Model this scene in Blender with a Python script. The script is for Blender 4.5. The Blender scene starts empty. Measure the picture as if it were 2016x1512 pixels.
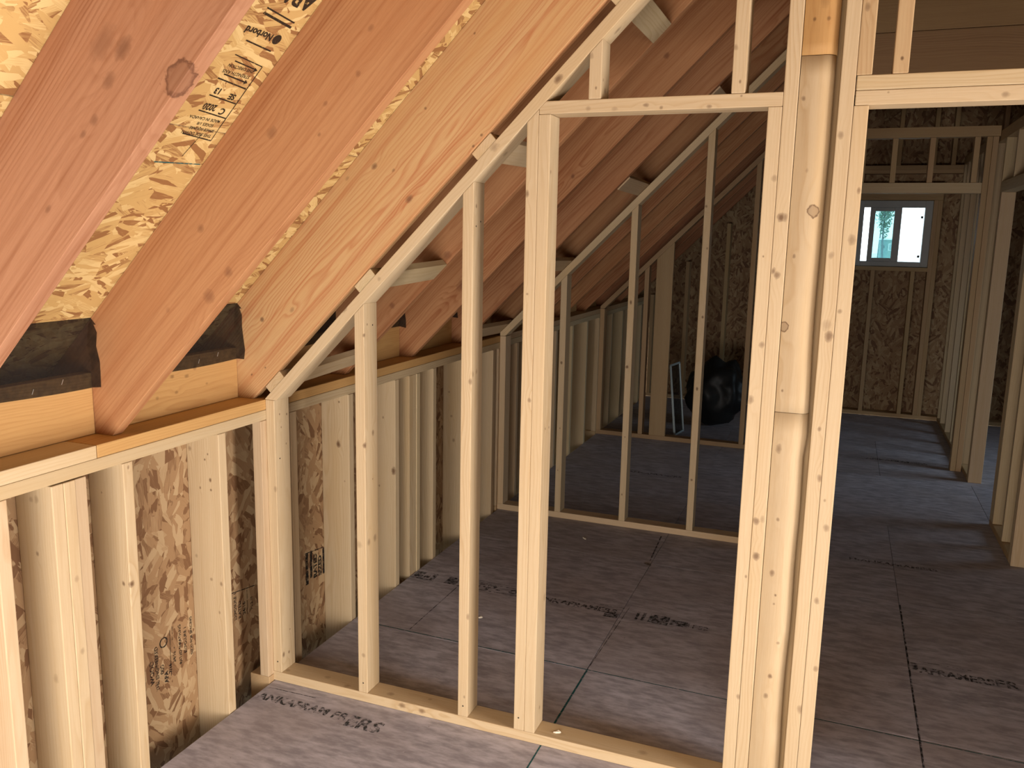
import bpy, bmesh, math, random
from mathutils import Vector, Matrix, noise as mnoise

random.seed(7)
S = 0.0254                       # the frame is laid out in inches, built in metres
sc = bpy.context.scene
COL = sc.collection
D = bpy.data

# ------------------------------------------------------------------ camera
CAM = Vector((76.3244, -99.1617, 67.9382)) * S
FWD = Vector((-0.353746, 0.919213, -0.172947)).normalized()
YAW, PITCH, ROLL = 0.367388, 0.173821, 0.0205
r0 = Vector((math.cos(YAW), math.sin(YAW), 0))
u0 = r0.cross(FWD)
RGT = r0 * math.cos(ROLL) + u0 * math.sin(ROLL)
UPV = u0 * math.cos(ROLL) - r0 * math.sin(ROLL)
cam = D.objects.new('camera', D.cameras.new('camera'))
COL.objects.link(cam)
cam.data.sensor_width = 36.0
cam.data.lens = 1665.37 / 2016 * 36.0
cam.data.clip_start = 0.05
cam.matrix_world = Matrix(((RGT.x, UPV.x, -FWD.x, CAM.x), (RGT.y, UPV.y, -FWD.y, CAM.y),
                           (RGT.z, UPV.z, -FWD.z, CAM.z), (0, 0, 0, 1)))
sc.camera = cam

# ------------------------------------------------------------------ world, daylight, exposure
w = D.worlds.new('overcast_sky'); sc.world = w; w.use_nodes = True
bg = w.node_tree.nodes['Background']
bg.inputs[0].default_value = (0.80, 0.92, 1.0, 1)
bg.inputs[1].default_value = 5.0
sc.cycles.diffuse_bounces = 2


def area(name, loc, target, sx, sy, watts, col):
    l = D.lights.new(name, 'AREA'); l.shape = 'RECTANGLE'
    l.size, l.size_y, l.energy, l.color = sx * S, sy * S, watts, col
    o = D.objects.new(name, l); COL.objects.link(o)
    o.location = Vector(loc) * S
    o.rotation_euler = (Vector(target) - Vector(loc)).to_track_quat('-Z', 'Y').to_euler()
    return o


# daylight standing in the big window opening behind the camera, and in the window of the right-hand room
area('daylight_rear_window', (49, -119, 21), (36, 0, 14), 94, 36, 114, (1.0, 0.965, 0.91))
area('added_side_light', (231, -40, 40), (0, -34, 32), 56, 70, 205, (1.0, 0.965, 0.92))  # added source out of view, brightening the left wall and rafter undersides
area('daylight_right_window', (228, 170, 54), (92, 178, 0), 54, 40, 9, (0.66, 0.86, 1.0)).data.spread = math.radians(85)
area('daylight_far_window', (92.6, 268, 71), (92, 200, 40), 24, 22, 0.2, (0.75, 0.88, 1.0))

sc.view_settings.view_transform = 'Standard'
sc.view_settings.look = 'None'
sc.view_settings.exposure = 0.0
sc.view_settings.gamma = 1.0
sc.view_settings.use_curve_mapping = False


# ------------------------------------------------------------------ node helper
class NT:
    def __init__(self, mat):
        mat.use_nodes = True
        self.t = mat.node_tree
        self.t.nodes.clear()

    def n(self, typ, **kw):
        nd = self.t.nodes.new(typ)
        for k, v in kw.items():
            setattr(nd, k, v)
        return nd

    def put(self, sock, v):
        if hasattr(v, 'is_output') or isinstance(v, bpy.types.NodeSocket):
            self.t.links.new(v, sock)
        elif v is not None:
            if isinstance(v, tuple) and len(v) == 3 and sock.type == 'RGBA':
                v = v + (1,)
            sock.default_value = v

    def m(self, op, a, b=None, c=None, clamp=False):
        nd = self.n('ShaderNodeMath', operation=op, use_clamp=clamp)
        self.put(nd.inputs[0], a)
        if b is not None: self.put(nd.inputs[1], b)
        if c is not None: self.put(nd.inputs[2], c)
        return nd.outputs[0]

    def v(self, op, a, b=None, scale=None):
        nd = self.n('ShaderNodeVectorMath', operation=op)
        self.put(nd.inputs[0], a)
        if b is not None: self.put(nd.inputs[1], b)
        if scale is not None: self.put(nd.inputs[3], scale)
        return nd.outputs['Value'] if op in ('LENGTH', 'DISTANCE', 'DOT_PRODUCT') else nd.outputs[0]

    def noise(self, vec, scale, detail=2.0, rough=0.5, w=None):
        nd = self.n('ShaderNodeTexNoise', noise_dimensions='4D' if w is not None else '3D')
        self.put(nd.inputs['Vector'], vec)
        if w is not None: self.put(nd.inputs['W'], w)
        nd.inputs['Scale'].default_value = scale
        nd.inputs['Detail'].default_value = detail
        nd.inputs['Roughness'].default_value = rough
        return nd

    def ramp(self, fac, stops, interp='LINEAR'):
        nd = self.n('ShaderNodeValToRGB')
        cr = nd.color_ramp; cr.interpolation = interp
        while len(cr.elements) < len(stops): cr.elements.new(0.5)
        for e, (p, c) in zip(cr.elements, stops):
            e.position = p
            e.color = (c, c, c, 1) if not isinstance(c, tuple) else c + (1,)
        self.put(nd.inputs[0], fac)
        return nd.outputs[0]

    def mix(self, fac, a, b, blend='MIX'):
        nd = self.n('ShaderNodeMix', data_type='RGBA', blend_type=blend)
        self.put(nd.inputs[0], fac)
        self.put(nd.inputs[6], a); self.put(nd.inputs[7], b)
        return nd.outputs[2]

    def range(self, v, a, b, c=0.0, d=1.0, smooth=True):
        nd = self.n('ShaderNodeMapRange', interpolation_type='SMOOTHSTEP' if smooth else 'LINEAR')
        for i, x in enumerate((v, a, b, c, d)): self.put(nd.inputs[i], x)
        return nd.outputs[0]

    def out(self, col, rough=0.65, bump=None, strength=0.2, dist=0.002, alpha=None, spec=0.25):
        b = self.n('ShaderNodeBsdfPrincipled')
        self.put(b.inputs['Base Color'], col)
        self.put(b.inputs['Roughness'], rough)
        b.inputs['Specular IOR Level'].default_value = spec
        if bump is not None:
            bn = self.n('ShaderNodeBump')
            bn.inputs['Strength'].default_value = strength
            bn.inputs['Distance'].default_value = dist
            self.put(bn.inputs['Height'], bump)
            self.t.links.new(bn.outputs[0], b.inputs['Normal'])
        if alpha is not None: self.put(b.inputs['Alpha'], alpha)
        o = self.n('ShaderNodeOutputMaterial')
        self.t.links.new(b.outputs[0], o.inputs[0])
        return b


PAL = {   # early wood, late wood, warm blotch, knot
    'spruce': ((0.60, 0.445, 0.27), (0.51, 0.345, 0.185), (0.57, 0.38, 0.19), (0.15, 0.075, 0.035)),
    'spruce_tan': ((0.52, 0.35, 0.185), (0.44, 0.27, 0.13), (0.48, 0.29, 0.13), (0.13, 0.065, 0.03)),
    'fir': ((0.48, 0.232, 0.102), (0.31, 0.108, 0.039), (0.41, 0.158, 0.060), (0.16, 0.06, 0.028)),
    'fir_brown': ((0.42, 0.205, 0.112), (0.26, 0.098, 0.044), (0.37, 0.145, 0.06), (0.13, 0.05, 0.025)),
    'fir_pale': ((0.60, 0.37, 0.17), (0.46, 0.18, 0.072), (0.56, 0.30, 0.12), (0.12, 0.055, 0.028)),
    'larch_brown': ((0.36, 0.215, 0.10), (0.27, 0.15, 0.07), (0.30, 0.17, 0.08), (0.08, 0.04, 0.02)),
    'block_gold': ((0.55, 0.31, 0.115), (0.44, 0.22, 0.075), (0.50, 0.26, 0.09), (0.17, 0.08, 0.03)),
}
WOOD = {}


def wood(pal, knots=(), seed=None, freq=2.6, amount=1.0, scatter=1.0):
    """Sawn lumber: growth rings cut along the length (object X), fibres, knots.
    knots: (x, y, z, radius, darkness) in the board's own frame, inches."""
    key = (pal, freq, amount, scatter) if not knots and seed is None else None
    if key in WOOD: return WOOD[key]
    early, late, warm, knot = PAL[pal]
    mt = D.materials.new('lumber_' + pal)
    T = NT(mt)
    tc = T.n('ShaderNodeTexCoord')
    P = T.v('SCALE', tc.outputs['Object'], scale=1 / S)
    rnd = T.n('ShaderNodeObjectInfo').outputs['Random'] if seed is None else seed
    if seed is None:
        w4 = T.m('MULTIPLY', rnd, 61.0)
        cy = T.m('MULTIPLY_ADD', T.m('FRACT', T.m('MULTIPLY', rnd, 17.3)), 9.0, -4.5)
        cz = T.m('MULTIPLY_ADD', T.m('FRACT', T.m('MULTIPLY', rnd, 41.7)), 5.0, 1.2)
        tone = T.m('FRACT', T.m('MULTIPLY', rnd, 97.1))
    else:
        rr = random.Random(seed)
        w4, cy, cz, tone = rr.uniform(0, 60), rr.uniform(-3.5, 3.5), rr.uniform(1.6, 4.5), 0.5
    low = T.v('MULTIPLY', P, (0.045, 0.30, 0.30))
    n1 = T.noise(low, 1.0, 2.0, 0.45, w4)
    warp = T.v('MULTIPLY_ADD', n1.outputs['Color'], (0, 3.0, 3.0))
    # MULTIPLY_ADD needs its third input
    wnode = warp.node; wnode.inputs[2].default_value = (0, -1.5, -1.5)
    C = T.n('ShaderNodeCombineXYZ')
    T.put(C.inputs[1], cy); T.put(C.inputs[2], cz)
    Q = T.v('SUBTRACT', T.v('ADD', T.v('MULTIPLY', P, (0, 1, 1)), warp), C.outputs[0])
    r = T.v('LENGTH', Q)
    ktot = None; kin = None; knz = None
    rk = random.Random(len(knots) * 31 + int((seed or 0)))
    for (kx, ky, kz, kr, kd) in knots:
        d = T.v('SUBTRACT', P, (kx, ky, kz))
        if knz is None:
            knz = T.m('MULTIPLY_ADD', T.noise(P, 1.8, 2.0, 0.6).outputs['Fac'], 0.9, 0.55)
        dl = T.m('MULTIPLY', T.v('LENGTH', T.v('MULTIPLY', d, (rk.uniform(0.55, 0.95), 1.0, 1.0))), knz)
        if kd >= 0.5:
            far = T.range(T.v('LENGTH', T.v('MULTIPLY', d, (0.42, 1, 1))), kr * 0.7, kr * 3.4, 1.0, 0.0)
            far = T.m('MULTIPLY', far, kr * 1.1)
            ktot = far if ktot is None else T.m('MAXIMUM', ktot, far)
        kk0 = min(kd, 1.0) * (0.8 if pal.startswith('fir') else 1.0)
        k1 = T.m('ADD', T.range(dl, kr * 0.25, kr * 0.95, kk0 * 0.55, 0.0), T.range(dl, kr * 0.80, kr * 1.15, kk0 * 0.45, 0.0))
        if kd > 1.0:                                   # a loose knot: dark bark ring round a lighter heart
            k1 = T.range(dl, kr * 0.9, kr * 1.12, 0.95, 0.0)
            k1 = T.m('SUBTRACT', k1, T.range(dl, kr * 0.66, kr * 0.98, 0.55, 0.0))
        kin = k1 if kin is None else T.m('MAXIMUM', kin, k1)
    if ktot is not None: r = T.m('ADD', r, ktot)
    ring = T.m('FRACT', T.m('MULTIPLY', r, freq))
    ringc = T.ramp(ring, [(0.0, 0.0), (0.45, 0.12), (0.86, 1.0), (0.97, 0.25), (1.0, 0.0)])
    fib = T.noise(T.v('MULTIPLY', P, (0.35, 9.0, 9.0)), 1.0, 3.0, 0.6, w4)
    fibf = T.range(fib.outputs['Fac'], 0.35, 0.75)
    blot = T.noise(T.v('MULTIPLY', P, (0.03, 0.22, 0.22)), 1.0, 2.0, 0.5, T.m('ADD', w4, 9.0) if seed is None else w4 + 9)
    fade = T.noise(T.v('MULTIPLY', P, (0.02, 0.16, 0.16)), 1.0, 1.0, 0.5, T.m('ADD', w4, 3.0) if seed is None else w4 + 3)
    lines = T.m('MULTIPLY', ringc, T.range(fade.outputs['Fac'], 0.35, 0.7, 0.25, 1.0))
    bands = T.noise(T.v('MULTIPLY', P, (0.012, 1.1, 1.1)), 1.0, 3.0, 0.6, T.m('ADD', w4, 21.0) if seed is None else w4 + 21)
    bandf = T.range(bands.outputs['Fac'], 0.40, 0.68)
    streak = 0.75 if pal.startswith('fir') else 0.35
    lines = T.m('MULTIPLY', T.m('ADD', T.m('MULTIPLY_ADD', fibf, 0.35, lines), T.m('MULTIPLY', bandf, streak)), 0.75 * amount, clamp=True)
    col = T.mix(lines, early, late)
    col = T.mix(T.range(blot.outputs['Fac'], 0.48, 0.78, 0.0, 0.75), col, warm)
    # scattered small knots of the species
    if scatter > 0:
        vo = T.n('ShaderNodeTexVoronoi', voronoi_dimensions='4D', feature='F1')
        T.put(vo.inputs['Vector'], T.v('MULTIPLY', P, (0.12, 0.24, 0.24)))
        T.put(vo.inputs['W'], T.m('MULTIPLY', rnd, 30.0) if seed is None else w4)
        vo.inputs['Scale'].default_value = 1.0
        sep = T.n('ShaderNodeSeparateColor'); T.put(sep.inputs[0], vo.outputs['Color'])
        on = T.m('GREATER_THAN', sep.outputs[0], 1.0 - 0.42 * scatter)
        size = T.m('MULTIPLY_ADD', sep.outputs[1], 0.085, 0.035)
        kk = T.range(T.m('DIVIDE', vo.outputs['Distance'], size), 0.75, 1.15, 0.85, 0.0)
        halo = T.range(T.m('DIVIDE', vo.outputs['Distance'], size), 1.0, 3.2, 0.35, 0.0)
        kk = T.m('MULTIPLY', kk, on)
        col = T.mix(T.m('MULTIPLY', halo, on), col, warm)
        col = T.mix(kk, col, knot)
    if kin is not None:
        col = T.mix(kin, col, knot)
    hs = T.n('ShaderNodeHueSaturation')
    T.put(hs.inputs['Color'], col)
    hs.inputs['Saturation'].default_value = 1.0
    if seed is None:
        T.put(hs.inputs['Value'], T.m('MULTIPLY_ADD', tone, 0.16, 0.92))
        T.put(hs.inputs['Hue'], T.m('MULTIPLY_ADD', T.m('FRACT', T.m('MULTIPLY', tone, 13.7)), 0.014, 0.493))
    hgt = T.m('ADD', T.m('MULTIPLY', ringc, 0.4), fibf)
    T.out(hs.outputs[0], 0.62, hgt, 0.12, 0.0008)
    if key: WOOD[key] = mt
    return mt


def osb_mat(name, axis, pale, mid, dark, stretch=5.0, grain=0.45, spread=1.8, fine=1.15, spec=0.25, rough=0.6):
    """Strand board: overlapping flakes, each with its own colour and direction.
    axis = the panel's normal in its own frame ('z' always here)."""
    mt = D.materials.new(name)
    T = NT(mt)
    tc = T.n('ShaderNodeTexCoord')
    oi = T.n('ShaderNodeObjectInfo')
    off = T.n('ShaderNodeCombineXYZ')
    T.put(off.inputs[0], T.m('MULTIPLY', oi.outputs['Random'], 213.0))
    T.put(off.inputs[1], T.m('MULTIPLY', oi.outputs['Random'], 97.0))
    P = T.v('MULTIPLY', T.v('SCALE', tc.outputs['Object'], scale=1 / S), (1, 1, 0))
    P = T.v('ADD', P, off.outputs[0])

    def layer(cell, shift, spread):
        q = T.v('ADD', P, (shift, shift * 1.7, 0))
        big = T.n('ShaderNodeTexVoronoi', voronoi_dimensions='2D', feature='F1')
        jig = T.noise(q, 0.35, 2.0, 0.6)
        T.put(big.inputs['Vector'], T.v('ADD', q, T.v('SCALE', jig.outputs['Color'], scale=1.6)))
        big.inputs['Scale'].default_value = 1.0 / cell
        s1 = T.n('ShaderNodeSeparateColor'); T.put(s1.inputs[0], big.outputs['Color'])
        ang = T.m('MULTIPLY_ADD', s1.outputs[0], spread, -spread / 2)
        rot = T.n('ShaderNodeVectorRotate', rotation_type='Z_AXIS')
        T.put(rot.inputs['Vector'], q); T.put(rot.inputs['Angle'], ang)
        fl = T.v('MULTIPLY', rot.outputs[0], (1.0 / stretch, 1.0, 0))
        jl = T.noise(fl, 1.7, 2.0, 0.55)
        vv = T.n('ShaderNodeTexVoronoi', voronoi_dimensions='2D', feature='F1')
        T.put(vv.inputs['Vector'], T.v('ADD', fl, T.v('SCALE', jl.outputs['Color'], scale=0.55)))
        vv.inputs['Scale'].default_value = fine
        s2 = T.n('ShaderNodeSeparateColor'); T.put(s2.inputs[0], vv.outputs['Color'])
        lines = T.noise(T.v('MULTIPLY', rot.outputs[0], (0.5, 9.0, 0)), 1.0, 2.0, 0.6)
        return s2.outputs[0], s2.outputs[1], lines.outputs['Fac'], vv.outputs['Distance']

    a, a2, l1, d1 = layer(4.2, 0.0, spread)
    b, b2, l2, d2 = layer(3.0, 31.0, spread * 1.2)
    pick = T.range(T.m('ADD', T.m('MULTIPLY', a2, 0.7), T.m('MULTIPLY', T.noise(P, 0.5, 2.0).outputs['Fac'], 0.6)), 0.60, 0.63)
    f = T.n('ShaderNodeMix', data_type='FLOAT'); T.put(f.inputs[0], pick); T.put(f.inputs[2], a); T.put(f.inputs[3], b)
    ln = T.n('ShaderNodeMix', data_type='FLOAT'); T.put(ln.inputs[0], pick); T.put(ln.inputs[2], l1); T.put(ln.inputs[3], l2)
    dd = T.n('ShaderNodeMix', data_type='FLOAT'); T.put(dd.inputs[0], pick); T.put(dd.inputs[2], d1); T.put(dd.inputs[3], d2)
    g = T.m('ADD', f.outputs[0], T.m('MULTIPLY', T.m('SUBTRACT', ln.outputs[0], 0.5), grain))
    col = T.ramp(g, [(0.0, dark), (0.14, dark), (0.34, mid), (0.62, mid), (0.86, pale), (1.0, pale)])
    specks = T.range(T.noise(P, 2.3, 3.0, 0.7).outputs['Fac'], 0.72, 0.80, 0.0, 0.5)
    col = T.mix(specks, col, tuple(x * 0.35 for x in dark))
    hgt = T.m('ADD', f.outputs[0], T.m('MULTIPLY', ln.outputs[0], 0.3))
    T.out(col, rough, hgt, 0.25, 0.001, spec=spec)
    return mt


def floor_mat():
    mt = D.materials.new('subfloor_board')
    T = NT(mt)
    tc = T.n('ShaderNodeTexCoord'); oi = T.n('ShaderNodeObjectInfo')
    P = T.v('SCALE', tc.outputs['Object'], scale=1 / S)
    rw = T.m('MULTIPLY', oi.outputs['Random'], 50.0)
    a = T.noise(T.v('MULTIPLY', P, (0.28, 0.9, 1)), 1.0, 4.0, 0.62, rw)
    b = T.noise(T.v('MULTIPLY', P, (0.06, 0.07, 1)), 1.0, 2.0, 0.5, rw)
    c = T.noise(T.v('MULTIPLY', P, (0.9, 3.2, 1)), 1.0, 3.0, 0.65, rw)
    col = T.mix(T.range(a.outputs['Fac'], 0.32, 0.70), (0.31, 0.285, 0.325), (0.57, 0.53, 0.595))
    col = T.mix(T.range(b.outputs['Fac'], 0.40, 0.72, 0.0, 0.45), col, (0.36, 0.295, 0.29))
    col = T.mix(T.range(c.outputs['Fac'], 0.60, 0.78, 0.0, 0.5), col, (0.65, 0.62, 0.67))
    sp = T.noise(T.v('MULTIPLY', P, (1.0, 2.0, 1)), 0.9, 2.0, 0.7, T.m('ADD', rw, 4.0))
    col = T.mix(T.range(sp.outputs['Fac'], 0.70, 0.78, 0.0, 0.6), col, (0.13, 0.095, 0.08))
    T.out(col, 0.58, a.outputs['Fac'], 0.10, 0.001, spec=0.35)
    return mt


def plain(name, col, rough=0.7, var=0.15, scale=6.0, spec=0.25, metal=0.0):
    mt = D.materials.new(name)
    T = NT(mt)
    tc = T.n('ShaderNodeTexCoord')
    nz = T.noise(tc.outputs['Object'], scale / 1.0, 3.0, 0.6)
    c = T.mix(T.range(nz.outputs['Fac'], 0.3, 0.7), tuple(x * (1 - var) for x in col), tuple(min(1, x * (1 + var)) for x in col))
    b = T.out(c, rough, nz.outputs['Fac'], 0.1, 0.001, spec=spec)
    b.inputs['Metallic'].default_value = metal
    return mt


def ink_mat(name, col, wear=0.5, scale=1.6):
    """Stamped print: ink that has rubbed off in patches."""
    mt = D.materials.new(name)
    T = NT(mt)
    tc = T.n('ShaderNodeTexCoord')
    P = T.v('SCALE', tc.outputs['Object'], scale=1 / S)
    nz = T.noise(P, scale, 4.0, 0.7)
    T.out(col, 0.8, alpha=T.range(nz.outputs['Fac'], wear - 0.10, wear + 0.12, 0.05, 0.92))
    return mt


def mesh_screen_mat():
    mt = D.materials.new('black_insect_mesh')
    T = NT(mt)
    tc = T.n('ShaderNodeTexCoord')
    nz = T.noise(tc.outputs['Object'], 40.0, 2.0, 0.6)
    T.out((0.012, 0.009, 0.007), 0.6, alpha=T.range(nz.outputs['Fac'], 0.2, 0.8, 0.66, 0.78))
    return mt


M_SPRUCE = wood('spruce'); M_TAN = wood('spruce_tan'); M_FIR = wood('fir'); M_FIRP = wood('fir_pale')
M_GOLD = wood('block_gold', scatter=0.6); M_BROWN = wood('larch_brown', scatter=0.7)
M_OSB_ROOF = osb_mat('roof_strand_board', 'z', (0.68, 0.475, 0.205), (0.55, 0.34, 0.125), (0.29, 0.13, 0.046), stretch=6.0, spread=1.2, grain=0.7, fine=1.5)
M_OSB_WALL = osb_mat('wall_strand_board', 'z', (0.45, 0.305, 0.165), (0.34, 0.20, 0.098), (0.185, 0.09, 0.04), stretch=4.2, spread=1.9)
M_FLOOR = floor_mat()
M_INK = ink_mat('black_stamp_ink', (0.012, 0.010, 0.009), 0.42)
M_INKBROWN = ink_mat('brown_black_stamp_ink', (0.030, 0.016, 0.008), 0.34, 2.5)
M_INKFLOOR = ink_mat('grey_stamp_ink', (0.045, 0.047, 0.050), 0.50, 1.3)
M_TEAL = ink_mat('teal_chalk', (0.012, 0.10, 0.105), 0.40, 1.2)
M_PENCIL = ink_mat('dark_snap_line', (0.03, 0.03, 0.032), 0.46, 0.8)
M_SCREEN = mesh_screen_mat()
M_VINYL = plain('window_vinyl', (0.42, 0.43, 0.43), 0.45, 0.04)
M_STAPLE = plain('bright_staple', (0.7, 0.68, 0.62), 0.3, 0.05, metal=0.8)
M_DARKHOLE = plain('dark_void_board', (0.05, 0.035, 0.025), 0.9)


# ------------------------------------------------------------------ object helpers
def frame(long, second):
    X = Vector(long).normalized()
    Z = X.cross(Vector(second)).normalized()
    Y = Z.cross(X)
    return Matrix((X, Y, Z)).transposed()      # columns


def finish(name, bm, R, org, mat, parent=None):
    me = D.meshes.new(name)
    bm.normal_update(); bm.to_mesh(me); bm.free()
    me.materials.append(mat)
    o = D.objects.new(name, me); COL.objects.link(o)
    mw = Matrix.Translation(Vector(org) * S) @ R.to_4x4()
    if parent is not None:
        o.parent = parent
        # parents are unrotated empties (or boards): keep it simple and explicit
        pm = parent.get('_m')
        o.matrix_local = parent.matrix_basis.inverted() @ mw if parent.parent is None else (parent.parent.matrix_basis @ parent.matrix_basis).inverted() @ mw
    else:
        o.matrix_basis = mw
    return o


def prism(name, poly, axis, a0, a1, mat, parent=None, long=None, bev=0.10, knots=None, pal=None, org=None, second=None, seg=2, freq=2.6, amount=1.0, scatter=1.0):
    """A board: polygon (in inches) swept along an axis. long = grain direction."""
    ax = 'xyz'.index(axis)
    oth = [i for i in range(3) if i != ax]
    A = Vector((0, 0, 0)); A[ax] = 1
    pts = []
    for a in (a0, a1):
        for (p, q) in poly:
            v = Vector((0, 0, 0)); v[oth[0]] = p; v[oth[1]] = q; v[ax] = a
            pts.append(v)
    n = len(poly)
    lo = Vector([min(p[i] for p in pts) for i in range(3)]); hi = Vector([max(p[i] for p in pts) for i in range(3)])
    if long is None:
        d = hi - lo; k = max(range(3), key=lambda i: d[i])
        long = Vector((0, 0, 0)); long[k] = 1
    long = Vector(long).normalized()
    second = Vector(second) if second is not None else A if abs(A.dot(long)) < 0.9 else Vector((0, 0, 1) if abs(long.z) < 0.5 else (0, 1, 0))
    R = frame(long, second)
    if org is None: org = Vector(((lo.x + hi.x) / 2, (lo.y + hi.y) / 2, lo.z))
    org = Vector(org)
    Rt = R.transposed()
    bm = bmesh.new()
    vs = [bm.verts.new(Rt @ ((p - org) * S)) for p in pts]
    bm.faces.new(vs[:n]); bm.faces.new(vs[n:][::-1])
    for i in range(n):
        j = (i + 1) % n
        bm.faces.new((vs[i], vs[n + i], vs[n + j], vs[j]))
    bmesh.ops.recalc_face_normals(bm, faces=bm.faces)
    if bev:
        bmesh.ops.bevel(bm, geom=bm.edges[:], offset=bev * S, segments=seg, affect='EDGES', clamp_overlap=True, profile=0.5)
    if knots is not None:
        loc = []
        for (x, y, z, kr, kd) in knots:
            v = Rt @ (Vector((x, y, z)) - org)
            loc.append((v.x, v.y, v.z, kr, kd))
        mat = wood(pal, loc, seed=random.randint(1, 9999), freq=freq, amount=amount, scatter=scatter)
    return finish(name, bm, R, org, mat, parent)


def box(name, xr, yr, zr, mat, parent=None, **kw):
    return prism(name, [(xr[0], yr[0]), (xr[1], yr[0]), (xr[1], yr[1]), (xr[0], yr[1])], 'z', zr[0], zr[1], mat, parent, **kw)


def empty(name, loc):
    o = D.objects.new(name, None); COL.objects.link(o)
    o.empty_display_size = 0.1
    o.matrix_basis = Matrix.Translation(Vector(loc) * S)
    return o


def tag(o, label, cat, group=None, kind=None):
    o['label'] = label; o['category'] = cat
    if group: o['group'] = group
    if kind: o['kind'] = kind
    return o


def struct(name, loc=(0, 0, 0)):
    o = empty(name, loc); o['kind'] = 'structure'
    return o


def panel(name, org, ux, uy, lx, ly, th, mat, parent, bev=0.05):
    """A sheet: corner org, edge directions ux/uy, its visible face at org's plane, thickness behind (-n)."""
    R = frame(ux, uy)
    bm = bmesh.new()
    vs = [bm.verts.new(Vector((x, y, z)) * S) for z in (-th, 0) for (x, y) in ((0, 0), (lx, 0), (lx, ly), (0, ly))]
    for f in ((3, 2, 1, 0), (4, 5, 6, 7), (0, 1, 5, 4), (1, 2, 6, 5), (2, 3, 7, 6), (3, 0, 4, 7)):
        bm.faces.new([vs[i] for i in f])
    if bev: bmesh.ops.bevel(bm, geom=bm.edges[:], offset=bev * S, segments=1, affect='EDGES')
    return finish(name, bm, R, org, mat, parent)


def flat_text(name, items, org, ux, uy, mat, parent, lift=0.012):
    """Print lying on a surface. items: ('t', text, x, y, size, align) or ('r', x0, y0, x1, y1) or
    ('l', x0, y0, x1, y1, width) or ('d', x, y, radius, inner) in inches in the (ux, uy) frame."""
    R = frame(ux, uy)
    bm = bmesh.new()
    def quad(ps):
        bm.faces.new([bm.verts.new(Vector((x, y, lift)) * S) for x, y in ps])
    for it in items:
        if it[0] == 't':
            cu = D.curves.new('print', 'FONT'); cu.body = it[1]; cu.size = it[4]
            cu.align_x = it[5] if len(it) > 5 else 'LEFT'
            cu.offset = it[6] if len(it) > 6 else 0.01
            cu.resolution_u = 3
            ob = D.objects.new('print', cu)
            me = D.meshes.new_from_object(ob)
            sx = it[7] if len(it) > 7 else 1.0
            b2 = bmesh.new(); b2.from_mesh(me)
            vm = {v: bm.verts.new(Vector((v.co.x * sx + it[2], v.co.y + it[3], lift)) * S) for v in b2.verts}
            for f in b2.faces: bm.faces.new([vm[v] for v in f.verts])
            b2.free(); D.objects.remove(ob); D.curves.remove(cu); D.meshes.remove(me)
        elif it[0] == 'r':
            _, x0, y0, x1, y1 = it
            quad([(x0, y0), (x1, y0), (x1, y1), (x0, y1)])
        elif it[0] == 'l':
            _, x0, y0, x1, y1, wd = it
            d = Vector((x1 - x0, y1 - y0)).normalized() * wd / 2; nx, ny = -d.y, d.x
            quad([(x0 + nx, y0 + ny), (x0 - nx, y0 - ny), (x1 - nx, y1 - ny), (x1 + nx, y1 + ny)])
        elif it[0] == 'd':
            _, x, y, rad, inner = it
            N = 20
            for i in range(N):
                a, b = 2 * math.pi * i / N, 2 * math.pi * (i + 1) / N
                quad([(x + inner * math.cos(a), y + inner * math.sin(a)), (x + rad * math.cos(a), y + rad * math.sin(a)),
                      (x + rad * math.cos(b), y + rad * math.sin(b)), (x + inner * math.cos(b), y + inner * math.sin(b))])
        elif it[0] == 'p':
            quad(it[1])
    for f in bm.faces:
        f.normal_update()
        if f.normal.z < 0: f.normal_flip()
    return finish(name, bm, R, org, mat, parent)


# ================================================================== the setting
# ---- floor: 4 ft sheets, joints at y = -26, 22, 70 ...
floor = struct('floor')
rows = [-122, -74, -26, 22, 70.6, 118.6, 166.6, 214.6, 262]
stag = [0, 1, 0, 0, 0, 1, 0, 1]
for i in range(len(rows) - 1):
    xs = [0.1, 43.4, 91.5, 139.5, 187.5, 236] if stag[i] == 0 else [0.1, 67.4, 115.5, 163.5, 211.5, 236]
    for j in range(len(xs) - 1):
        panel('floor_panel', (xs[j] + 0.04, rows[i] + 0.04, 0), (1, 0, 0), (0, 1, 0), xs[j + 1] - xs[j] - 0.08, rows[i + 1] - rows[i] - 0.08, 0.75, M_FLOOR, floor, 0.04)
box('subfloor_deck', (0.3, 236), (-122, 262), (-10, -0.78), M_DARKHOLE, floor, bev=0)
# chalk lines and print on the sheets
def fl(items, mat, name='chalk_line'):
    flat_text(name, items, (0, 0, 0), (1, 0, 0), (0, 1, 0), mat, floor, 0.015)
fl([('l', 5, 22.7, 45, 22.1, 0.22), ('l', 45, 22.1, 112, 21.4, 0.18)], M_TEAL)
fl([('l', 43.45, 5.7, 43.5, 21.9, 0.30)], M_TEAL)
fl([('l', 43.4, -8.0, 43.4, 0.0, 0.22)], M_TEAL)
fl([('l', 43.5, 22.2, 44.3, 47.5, 0.12), ('l', 42.9, 72.0, 42.1, 88.0, 0.28)], M_PENCIL)
fl([('l', 91.55, 14.0, 91.6, 69.5, 0.28)], M_PENCIL)
fl([('l', 11.05, 23.3, 11.0, 44.0, 0.14)], M_PENCIL)
fl([('l', 0.7, -2.06, 8.8, -1.85, 0.14)], M_PENCIL)
def stamp(items): fl(items, M_INKFLOOR, 'ink_stamp')
stamp([('t', 'ANKAFRAM', 0.6, -5.2, 2.3, 'LEFT', 0.09), ])
stamp([('t', 'FR', 13.4, -5.3, 2.4, 'LEFT', 0.05), ('t', 'ERS', 16.1, -6.2, 3.6, 'LEFT', 0.10)])
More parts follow.
